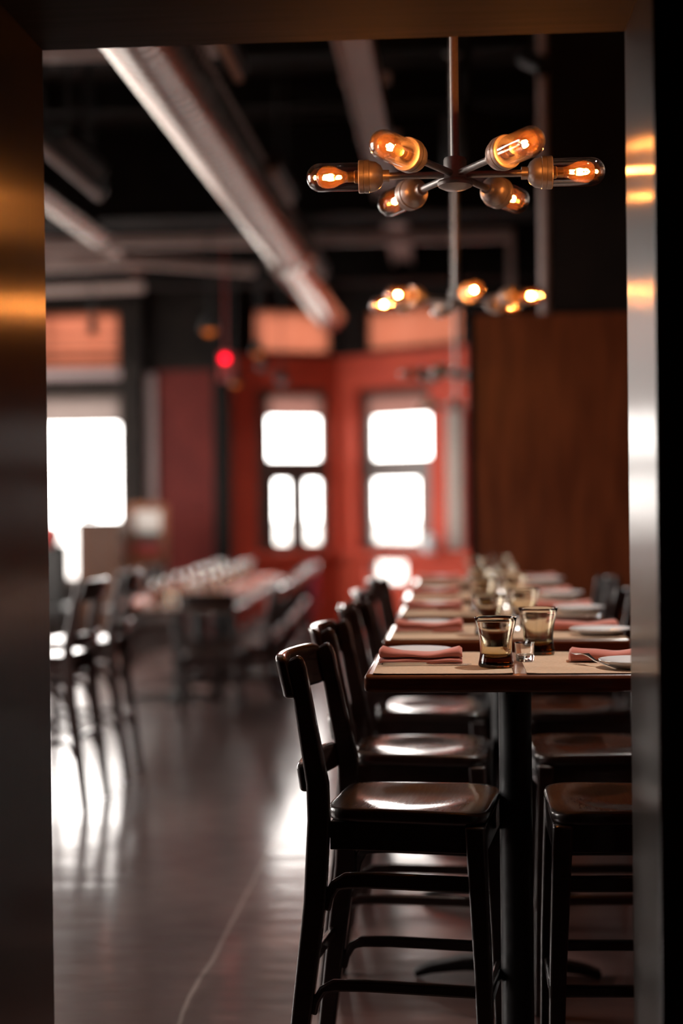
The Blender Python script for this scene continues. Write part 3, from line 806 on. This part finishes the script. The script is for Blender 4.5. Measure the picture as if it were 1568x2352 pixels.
# ------------------------------------------------------------------ tables in the right row
TZ, TW, TD, TX = 1.12, 0.76, 0.55, 0.145
def make_table(name, label, w, d, z, th, mat, base_r=0.30, colr=0.043):
    r = thing(name, label, 'table')
    b = MB(); b.box(-w/2, w/2, -d/2, d/2, z-th, z); b.build('tabletop', M[mat], r, bevel=0.012, bseg=4)
    b = MB(); b.tube([(0, 0, 0.05), (0, 0, z-th-0.012)], colr, 32); b.build('column', M['iron'], r)
    b = MB(); b.box(-0.18, 0.18, -0.03, 0.03, z-th-0.016, z-th-0.0005); b.box(-0.03, 0.03, -0.18, 0.18, z-th-0.016, z-th-0.0005)
    for q in (-0.15, 0.15): b.lathe([(0, z-th-0.022), (0.008, z-th-0.022), (0.008, z-th-0.015)], 8, Matrix.Translation((q, 0, 0)))
    b.build('mounting_plate', M['iron'], r, bevel=0.003)
    b = MB(); b.lathe([(0, 0.0), (0.06, 0.0), (0.065, 0.02), (0.06, 0.06), (0.046, 0.075), (0.043, 0.09), (0, 0.09)], 24); b.build('base', M['iron'], r)
    for k in range(4):
        a = k*PI/2
        pts = [Vector((0.04, 0, 0.05)), Vector((0.14, 0, 0.045)), Vector((base_r-0.05, 0, 0.028)), Vector((base_r, 0, 0.012))]
        Rm = Matrix.Rotation(a, 3, 'Z')
        b = MB(); b.ribbon([Rm @ p for p in pts], [0.05, 0.04, 0.028, 0.022], [0.07, 0.06, 0.055, 0.05], updir=tuple(Rm @ Vector((0, 1, 0))))
        b.build('foot', M['iron'], r, bevel=0.006)
    return r
tn = ['nearest', 'second', 'third', 'fourth', 'farthest']
t0 = make_table('bar_table', 'nearest reddish-brown varnished bar table on a black iron column', TW, TD, TZ, 0.046, 'table')
t0.location = (TX, YT[0] + TD/2, 0)
t0['group'] = 'bar tables in the right row'
for i in range(1, 5):
    dup(t0, (TX + [0, 0, 0.005, -0.01, 0.0][i], YT[i] + TD/2, 0), 0, tn[i] + ' reddish-brown varnished bar table in the row running away from the camera', 'bar tables in the right row')

# place mats
def mat_mesh(w, d, lab):
    b = MB(); n = 12
    top = [[b.bm.verts.new((-w/2 + w*i/n, -d/2 + d*j/n, 0.0012 + 0.0006*math.sin(i*1.3)*math.sin(j*0.9) + (0.0015 if i in (0, n) and j in (0, n) else 0))) for j in range(n+1)] for i in range(n+1)]
    bot = [[b.bm.verts.new((v.co.x, v.co.y, 0.0002)) for v in row] for row in top]
    for i in range(n):
        for j in range(n):
            b.bm.faces.new((top[i][j], top[i+1][j], top[i+1][j+1], top[i][j+1]))
            b.bm.faces.new((bot[i][j+1], bot[i+1][j+1], bot[i+1][j], bot[i][j]))
    for k in range(n):
        b.bm.faces.new((top[0][k], top[0][k+1], bot[0][k+1], bot[0][k])); b.bm.faces.new((top[n][k+1], top[n][k], bot[n][k], bot[n][k+1]))
        b.bm.faces.new((top[k+1][0], top[k][0], bot[k][0], bot[k+1][0])); b.bm.faces.new((top[k][n], top[k+1][n], bot[k+1][n], bot[k][n]))
    return b.build('placemat', M['kraft'])
# napkin folded in a flat stack with a lifted, wavy upper fold
def napkin_mesh(seed, w=0.215, d=0.085, flat=False):
    rnd = random.Random(seed)
    ph = rnd.random()*2
    b = MB()
    def layer(z0, th, wave, y_off, dd, lift):
        nx, ns = 30, 18
        rings = []
        for i in range(nx+1):
            t = i/nx; x = (t-0.5)*w
            endk = min(1.0, (min(t, 1-t)/0.03))
            zc = z0 + wave*(0.5+0.5*math.cos((t-0.5)*2*PI*0.95+ph*0.15)) * 0
            sad = wave*(abs(t-0.52)*2)**1.6
            ring = []
            for k in range(ns):
                a = 2*PI*k/ns
                ca, sa = math.cos(a), math.sin(a)
                yy = abs(ca)**0.55*(1 if ca > 0 else -1)*dd/2*(0.94+0.06*endk)
                zz = (abs(sa)**0.8*(1 if sa > 0 else -1)*0.5+0.5)
                h = (th + sad)*(0.75+0.25*endk)
                front = 0.5-0.5*ca
                z = z0 + (lift*sad*0.3 if zz > .5 else 0) + zz*h + 0.0012*math.sin(x*60+ph*3+front*2)
                ring.append(b.bm.verts.new((x + 0.0015*math.sin(a*2+z0*400), yy + y_off + 0.0018*math.sin(x*45+ph*5+z0*90), max(0.0003, z))))
            rings.append(ring)
        for r0, r1 in zip(rings, rings[1:]):
            for k in range(ns): b.bm.faces.new((r0[k], r0[(k+1) % ns], r1[(k+1) % ns], r1[k]))
        b.bm.faces.new(rings[0][::-1]); b.bm.faces.new(rings[-1])
    if flat:
        layer(0.0004, 0.026, 0.010, 0, d, 0)
    else:
        layer(0.0004, 0.0135, 0.0005, 0, d, 0)
        layer(0.0145, 0.012, 0.017, 0.002, d*0.95, 0)
    return b.build('napkin', M['napkin'], angle=75)
def plate_mesh(r=0.095):
    b = MB()
    b.lathe([(0, 0.004), (r*0.5, 0.004), (r*0.62, 0.006), (r*0.72, 0.011), (r*0.97, 0.0185), (r, 0.0205), (r*1.005, 0.0192), (r*0.99, 0.0172), (r*0.74, 0.008), (r*0.62, 0.0008), (r*0.56, 0.0), (r*0.54, 0.0015), (0, 0.0015)], 64)
    return b.build('side_plate', M['plate'])
def tumbler_mesh(mat='amber', seg=48):
    b = MB()
    outer = [(0.0405, 0.0), (0.0440, 0.002), (0.0455, 0.006), (0.0448, 0.012), (0.0425, 0.022), (0.0408, 0.035), (0.0405, 0.048), (0.0415, 0.064), (0.0440, 0.082), (0.0480, 0.101), (0.0520, 0.117), (0.0545, 0.1265)]
    inner = [(0.0543, 0.1272), (0.0536, 0.1272), (0.0530, 0.1262), (0.0490, 0.110), (0.0450, 0.094), (0.0415, 0.078), (0.0386, 0.062), (0.0374, 0.048), (0.0374, 0.036), (0.0366, 0.028), (0.0320, 0.0235), (0.018, 0.0220), (0, 0.0215)]
    b.lathe([(0, 0.001)] + outer + inner, seg)
    return b.build('amber_tumbler', M[mat])
def votive_mesh():
    b = MB()
    b.lathe([(0, 0.0006), (0.0215, 0.0), (0.0235, 0.002), (0.0245, 0.01), (0.0262, 0.046), (0.0268, 0.0485), (0.0258, 0.0492), (0.0248, 0.047), (0.0232, 0.020), (0.021, 0.0155), (0, 0.0145)], 40)
    return b.build('votive_glass', M['clear'])
def knife_mesh():
    b = MB()
    # handle along -x, blade along +x
    pts = [(-0.105, 0, 0.004), (-0.10, 0, 0.004), (-0.06, 0, 0.0045), (0.0, 0, 0.0045), (0.012, 0, 0.004)]
    b.ribbon(pts, [0.004, 0.0075, 0.0075, 0.0062, 0.004], [0.010, 0.014, 0.013, 0.011, 0.009], updir=(0, 1, 0))
    b.ribbon([(0.010, 0, 0.003), (0.02, 0, 0.0025), (0.09, 0, 0.002), (0.115, 0.002, 0.0017), (0.128, 0.005, 0.0015)], [0.0026, 0.002, 0.0018, 0.0014, 0.001], [0.010, 0.017, 0.018, 0.015, 0.004], updir=(0, 1, 0))
    return b.build('table_knife', M['silver'], bevel=0.0012)
def fork_mesh():
    b = MB()
    def arc(x): return 0.003 + 0.010*math.exp(-((x-0.045)/0.03)**2)
    xs = [-0.10, -0.095, -0.05, 0.0, 0.03, 0.045, 0.055]
    b.ribbon([(x, 0, arc(x)) for x in xs], [0.002, 0.003, 0.003, 0.003, 0.0025, 0.002, 0.002], [0.010, 0.013, 0.009, 0.006, 0.010, 0.020, 0.024], updir=(0, 1, 0))
    for k in range(4):
        y = -0.0098 + k*0.0065
        b.ribbon([(0.052, y, arc(0.052)), (0.075, y, arc(0.075)), (0.098, y, 0.006)], [0.002, 0.002, 0.001], [0.0042, 0.0036, 0.0018], updir=(0, 1, 0))
    return b.build('fork', M['silver'])

PM_L = mat_mesh(0.345, 0.535, ''); tag(PM_L, '', 'placemat')
NK = [napkin_mesh(3), napkin_mesh(11, flat=True), napkin_mesh(19)]
PLT = plate_mesh(); TB = tumbler_mesh(); VT = votive_mesh(); KN = knife_mesh(); FK = fork_mesh()
used = set()
def put(proto, x, y, z, rz, label, cat, group=None, rx=0.0, ry=0.0, scale=None):
    if proto.name in used:
        o = proto.copy(); COL.objects.link(o)
    else:
        o = proto; used.add(proto.name)
    o.location = (x, y, z); o.rotation_euler = (rx, ry, rz)
    if scale: o.scale = scale
    tag(o, label, cat, group)
    return o
rnd = random.Random(5)
for i, y0 in enumerate(YT):
    yc = y0 + TD/2; Z = TZ
    n = tn[i] + ' bar table'
    j = lambda s: rnd.uniform(-s, s) if i else 0.0
    xL, xR = TX - 0.185, TX + 0.193
    put(PM_L, xL, yc - 0.002, Z + 0.0004, j(0.012), 'kraft paper placemat on the left half of the ' + n, 'placemat', 'kraft paper placemats')
    put(PM_L, xR, yc - 0.002, Z + 0.0004, j(0.012), 'kraft paper placemat on the right half of the ' + n, 'placemat', 'kraft paper placemats')
    zt = Z + 0.0032
    put(NK[0] if i != 2 else NK[2], TX - 0.245 + j(0.008), y0 + 0.255 + j(0.01), zt, math.radians(1) + j(0.04), 'salmon cloth napkin folded at the left side of the ' + n, 'napkin', 'napkins on the aisle side')
    put(PLT, TX - 0.258 + j(0.008), y0 + 0.425 + j(0.01), zt, 0, 'small white plate behind the left napkin on the ' + n, 'plate', 'plates on the aisle side')
    put(KN, TX - 0.240 + j(0.006), y0 + 0.188 + j(0.004), zt, math.radians(2) + j(0.03), 'table knife lying in front of the left napkin on the ' + n, 'knife', 'table knives')
    put(NK[1], TX + 0.252 + j(0.008), y0 + 0.285 + j(0.01), zt, math.radians(-1) + j(0.05), 'salmon cloth napkin rolled at the right side of the ' + n, 'napkin', 'napkins on the right side')
    put(PLT, TX + 0.300 + j(0.006), y0 + 0.125 + j(0.008), zt, 0, 'small white plate in front of the right napkin on the ' + n, 'plate', 'plates on the right side')
    if i == 0:
        put(FK, 0.345, 4.012, Z + 0.0125, math.radians(118), 'fork leaning on the right napkin of the nearest bar table', 'fork', 'forks', ry=math.radians(-6))
    tb = [(0.094, 4.005 - 0.0), (0.218, 4.335)]
    dx, dy = (0, 0) if i == 0 else (rnd.uniform(-0.01, 0.01), rnd.uniform(-0.02, 0.02))
    put(TB, 0.094 + dx, y0 + 0.145 + dy, Z + 0.0028, 0, 'flared amber smoked glass tumbler at the front of the ' + n, 'glass', 'amber tumblers, front ones')
    put(TB, 0.218 - dx, y0 + 0.475 + dy, Z + 0.0028, 0, 'flared amber smoked glass tumbler at the back of the ' + n, 'glass', 'amber tumblers, back ones')
    put(VT, 0.172 + dx, y0 + 0.285 + dy, Z + 0.0028, 0, 'tiny clear glass between the two tumblers on the ' + n, 'glass', 'tiny clear glasses')

# ------------------------------------------------------------------ left dining area
dchair = make_chair('dining_chair', 'dark wooden dining chair at the near end of the left dining tables', 'chair', 0.46, 0.90)
dchair.location = (-1.80, 11.35, 0); dchair.rotation_euler = (0, 0, math.radians(93))
dt = make_table('dining_table', 'nearest dark wooden dining table in the left row', 1.0, 0.95, 0.75, 0.04, 'darktable', 0.36, 0.05)
DY = [12.2, 13.45, 14.7, 15.95]
DX = -2.2
dn = ['nearest', 'second', 'third', 'farthest']
dt.location = (DX, DY[0], 0); dt['group'] = 'dining tables in the left row'
for i in range(1, 4): dup(dt, (DX - 0.04*i, DY[i], 0), 0, dn[i] + ' dark wooden dining table in the left row', 'dining tables in the left row')
for i in range(4):
    for k, (s, side) in enumerate(((1, 'aisle'), (-1, 'window'))):
        if s < 0 and i < 2: continue
        for q, (dy, w_) in enumerate(((-0.24, 'nearer'), (0.26, 'farther'))):
            dup(dchair, (DX - 0.04*i + s*0.53 + rnd.uniform(-0.02, 0.02), DY[i] + dy, 0), (PI if s > 0 else 0) + rnd.uniform(-0.08, 0.08),
                '%s dining chair on the %s side of the %s dining table in the left row' % (w_, side, dn[i]), 'dining chairs in the left row')
# glassware of the dining area, thin-walled
TB2 = tumbler_mesh('ambersimple', 24); TB2.name = 'amber_tumbler.far'
def wine_mesh():
    b = MB()
    b.lathe([(0, 0.003), (0.034, 0.0), (0.036, 0.002), (0.01, 0.006), (0.004, 0.012), (0.004, 0.085), (0.012, 0.092), (0.032, 0.110), (0.040, 0.135), (0.038, 0.165), (0.032, 0.195), (0.0305, 0.195), (0.0365, 0.165), (0.0385, 0.135), (0.0305, 0.112), (0.011, 0.095), (0, 0.092)], 24)
    return b.build('wine_glass', M['clearsimple'])
WG = wine_mesh()
for i in range(4):
    n = dn[i] + ' dining table'
    cx = DX - 0.04*i
    for s, side in ((1, 'aisle'), (-1, 'window')):
        for dy, w_ in ((-0.24, 'nearer'), (0.24, 'farther')):
            loc = '%s %s-side corner of the %s' % (w_, side, n)
            put(NK[0], cx + s*0.33, DY[i] + dy - 0.08, 0.7535, rnd.uniform(-0.2, 0.2), 'salmon napkin at the ' + loc, 'napkin', 'napkins on the dining tables')
            put(PLT, cx + s*0.33, DY[i] + dy + 0.07, 0.7505, 0, 'white plate at the ' + loc, 'plate', 'plates on the dining tables', scale=(1.15, 1.15, 1.15))
            put(WG, cx + s*0.14, DY[i] + dy + 0.10, 0.7505, 0, 'stemmed wine glass toward the ' + loc, 'wine glass', 'wine glasses on the dining tables')
            put(TB2, cx + s*0.10, DY[i] + dy - 0.07, 0.7505, 0, 'amber tumbler toward the ' + loc, 'glass', 'amber tumblers on the dining tables')

b = MB(); b.lathe([(0, 0), (0.032, 0), (0.036, 0.004), (0.036, 0.085), (0.030, 0.092), (0.006, 0.090), (0, 0.088)], 24)
CD = b.build('pillar_candle', noise_mat('cream_wax', (0.78, 0.68, 0.48), (0.84, 0.75, 0.56), (5, 5, 5), 0.5))
for i in range(4):
    for q, w_ in ((-0.12, 'nearer'), (0.26, 'farther')):
        put(CD, DX - 0.04*i + rnd.uniform(-0.03, 0.03), DY[i] + q, 0.7505, 0, '%s cream pillar candle in the middle of the %s dining table' % (w_, dn[i]), 'candle', 'pillar candles on the dining tables')

# furniture by the far windows
a = at(228, 1195, 16.6)
r = thing('wooden_cabinet', 'dark brown wooden cabinet standing against the bright far-left window', 'cabinet', (a.x, 16.8, 0))
b = MB(); b.box(-0.25, 0.25, -0.22, 0.22, 0.04, a.z-0.03); b.build('body', M['orangewood'] if False else M['darktable'], r, bevel=0.01)
b = MB(); b.box(-0.27, 0.27, -0.24, 0.24, a.z-0.03, a.z); b.build('top', M['darktable'], r, bevel=0.008)
b = MB(); b.box(-0.235, -0.005, -0.235, -0.221, 0.08, a.z-0.06); b.build('door', M['darktable'], r, bevel=0.004)
b = MB(); b.box(0.005, 0.235, -0.235, -0.221, 0.08, a.z-0.06); b.build('door', M['darktable'], r, bevel=0.004)
b = MB(); b.ribbon([(0, 0, 0.02), (0.10, 0, 0.045), (0.18, 0, 0.02)], [0.03, 0.05, 0.02], 0.22, updir=(0, 1, 0))
o = b.build('folded_cloth', M['darkprint'], subsurf=2); o.location = (a.x-0.24, 16.75, a.z-0.006); tag(o, 'crumpled dark cloth lying on top of the brown cabinet', 'cloth')

a = at(335, 1160, 17.2)
r = thing('menu_stand', 'orange-brown wooden menu stand with white, dark and red sheets', 'stand', (a.x, 17.3, 0))
W2 = 0.225
b = MB(); b.box(-W2, -W2+0.06, -0.03, 0.03, 0, a.z); b.box(W2-0.06, W2, -0.03, 0.03, 0, a.z); b.box(-W2+0.06, W2-0.06, -0.03, 0.03, a.z-0.05, a.z+0.02); b.box(-W2+0.06, W2-0.06, -0.03, 0.03, 0.35, 0.9)
b.build('frame', M['orangewood'], r, bevel=0.01)
b = MB(); b.box(-W2+0.06, W2-0.06, 0.0, 0.01, 0.9, a.z-0.05); b.build('backing_board', M['orangewood'], r, smooth=False)
z1 = a.z-0.06
b = MB(); b.box(-0.145, 0.145, -0.006, -0.0005, z1-0.25, z1); b.build('white_sheet', M['paper'], r, smooth=False)
b = MB(); b.box(-0.13, 0.13, -0.006, -0.0005, z1-0.36, z1-0.26); b.build('dark_sheet', M['darkprint'], r, smooth=False)
b = MB(); b.box(-0.145, 0.145, -0.006, -0.0005, z1-0.49, z1-0.37); b.build('red_sheet', M['redprint'], r, smooth=False)
for s in (-1, 1):
    b = MB(); b.box(s*W2-0.03 if s < 0 else s*W2-0.06, s*W2+0.06 if s < 0 else s*W2+0.03, -0.2, 0.2, 0, 0.05); b.build('foot', M['orangewood'], r, bevel=0.008)

# padded bench back with cushions at far left edge
a = at(110, 1262, 16.6)
r = thing('upholstered_bench', 'black padded bench at the far left in front of the window', 'bench', (a.x-0.05, 16.6, 0))
b = MB(); b.box(-0.35, 0.30, -0.28, 0.22, 0.30, 0.46); b.build('seat', M['blackplastic'], r, bevel=0.05, bseg=4)
b = MB(); b.box(-0.35, 0.22, 0.14, 0.27, 0.42, 1.12); b.build('backrest', M['blackplastic'], r, bevel=0.06, bseg=4)
for x_ in (-0.31, 0.26):
    for y_ in (-0.24, 0.18):
        b = MB(); b.tube([(x_, y_, 0), (x_, y_, 0.31)], 0.02, 10); b.build('leg', M['iron'], r)
a2 = at(100, 1232, 16.6)
b = MB(); b.lathe([(0, -0.13), (0.05, -0.12), (0.11, -0.07), (0.14, 0), (0.11, 0.07), (0.05, 0.12), (0, 0.13)], 20)
o = b.build('round_cushion', M['redprint']); o.location = (a2.x, 16.78, 1.2); tag(o, 'red round cushion perched on the black padded bench', 'cushion')

# magenta scarf over the last aisle-side chair
lastx, lasty = DX - 0.12 + 0.53 + 0.295, 15.95 + 0.26
b = MB(); n = 14; R = []
for i in range(n+1):
    t = i/n
    if t < 0.45: z = 0.25 + (0.92-0.25)*(t/0.45); xx = -0.03
    elif t < 0.55: z = 0.92; xx = -0.03 + 0.07*(t-0.45)/0.1
    else: z = 0.92 - (0.5)*((t-0.55)/0.45); xx = 0.04
    R.append([b.bm.verts.new((xx + 0.008*math.sin(k*2.2+i*0.3), -0.07 + 0.14*k/6, z)) for k in range(7)])
for r0, r1 in zip(R, R[1:]):
    for k in range(6): b.bm.faces.new((r0[k], r0[k+1], r1[k+1], r1[k]))
o = b.build('scarf', M['magenta']); md = o.modifiers.new('thick', 'SOLIDIFY'); md.thickness = 0.006
o.location = (lastx, lasty, 0); tag(o, 'magenta cloth hanging over the farthest aisle-side dining chair', 'scarf')

# small jar on the bay ledge
b = MB(); b.lathe([(0, 0), (0.06, 0), (0.085, 0.03), (0.09, 0.12), (0.07, 0.18), (0.045, 0.20), (0.05, 0.22), (0.04, 0.22), (0, 0.19)], 24)
o = b.build('white_vase', M['plate']); a = at(988, 1300, 9.0); 
o.location = (at(988, 1300, 17.2).x, at(988, 1300, 17.2).y+0.31, 0.952); tag(o, 'pale round vase on the bay window ledge', 'vase')

# hanging spot lamps and signal lights above the aisle
def pendant(px, py, Y, r, label, mat, name='pendant_lamp'):
    p = at(px, py, Y)
    root = thing(name, label, 'pendant lamp', (p.x, p.y, p.z))
    b = MB(); b.lathe([(r*0.25, r*2.1), (r*0.35, r*1.9), (r*0.9, r*0.9), (r*1.1, 0.0), (r*1.05, 0.0), (r*0.8, r*0.8), (0, r*1.7)], 20); b.build('shade', M['blackplastic'], root)
    b = MB(); b.lathe([(0, -r*0.55), (r*0.5, -r*0.4), (r*0.75, 0), (r*0.6, r*0.4), (r*0.3, r*1.2), (0, r*1.5)], 18); b.build('lamp', M[mat], root)
    b = MB(); b.tube([(0, 0, r*2.0), (0, 0, CEIL - p.z - 0.006)], 0.006, 8); b.build('cord', M['blackplastic'], root)
    return root
pendant(480, 760, 13.6, 0.075, 'small dark pendant lamp with a dim amber bulb left of the duct end', 'amberlamp')
pendant(592, 812, 14.4, 0.06, 'small pendant lamp in front of the left bay transom, dim amber', 'amberlamp')
pendant(602, 845, 15.2, 0.055, 'small clear pendant just below the dim amber one by the bay', 'clearsimple')
pendant(647, 875, 15.2, 0.06, 'clear globe pendant above the left bay window', 'clearsimple')
pendant(540, 882, 14.6, 0.05, 'amber pendant right below the red signal light', 'amberlamp')
p = at(518, 845, 14.8)
r = thing('signal_light', 'dark hanging signal box with a bright red round light', 'signal light', tuple(p))
b = MB(); b.box(-0.06, 0.06, -0.03, 0.05, -0.12, 0.15); b.tube([(0, 0.01, 0.14), (0, 0.01, CEIL-p.z-0.006)], 0.008, 8); b.build('housing', M['redprint'], r, bevel=0.008)
b = MB(); b.lathe([(0, 0.012), (0.02, 0.010), (0.032, 0.0), (0, -0.002)], 20, Matrix.Translation((0, -0.031, 0.085)) @ Matrix.Rotation(PI/2, 4, 'X')); b.build('red_lens', M['redlamp'], r)
# adjustable spotlights on the bulkhead / ceiling
def spot(px, py, Y, s, rz, label, tilt=0.5):
    p = at(px, py, Y)
    r = thing('spotlight', label, 'spotlight', tuple(p), rz)
    T = Matrix.Rotation(tilt, 4, 'X') @ Matrix.Rotation(PI/2, 4, 'X')
    b = MB(); b.lathe([(0, -s*0.9), (s*0.35, -s*0.85), (s*0.5, -s*0.5), (s*0.5, s*0.6), (s*0.58, s*0.9), (s*0.5, s*0.88), (s*0.42, s*0.5), (0, s*0.4)], 24, T); b.build('lamp_head', M['blackplastic'], r)
    b = MB(); b.lathe([(0, s*0.55), (s*0.40, s*0.55), (s*0.40, s*0.6), (0, s*0.6)], 24, T); b.build('lens', M['clearsimple'], r)
    b = MB(); b.tube([(0, 0, s*0.3), (0, 0, CEIL-p.z-0.006)], s*0.08, 10); b.build('stem', M['blackplastic'], r)
    return r
spot(1222, 140, 8.6, 0.10, 0.9, 'black ceiling spotlight at the upper right beside the bulkhead')
spot(213, 745, 15.0, 0.09, 0.2, 'black ceiling spotlight silhouetted against the salmon blind at far left', tilt=0.8)
# loudspeaker behind the first chandelier
p = at(1078, 335, 8.9)
r = thing('loudspeaker', 'dark loudspeaker hanging near the ceiling behind the nearest chandelier', 'loudspeaker', tuple(p), math.radians(35))
b = MB(); b.box(-0.13, 0.13, -0.10, 0.10, -0.18, 0.18); b.build('cabinet', M['blackplastic'], r, bevel=0.012)
b = MB(); b.box(-0.115, 0.115, -0.112, -0.101, -0.165, 0.165); b.build('grille', M['iron'], r, bevel=0.004)
b = MB(); b.box(-0.02, 0.02, 0.0, 0.04, 0.17, CEIL-p.z-0.006); b.build('bracket', M['iron'], r)
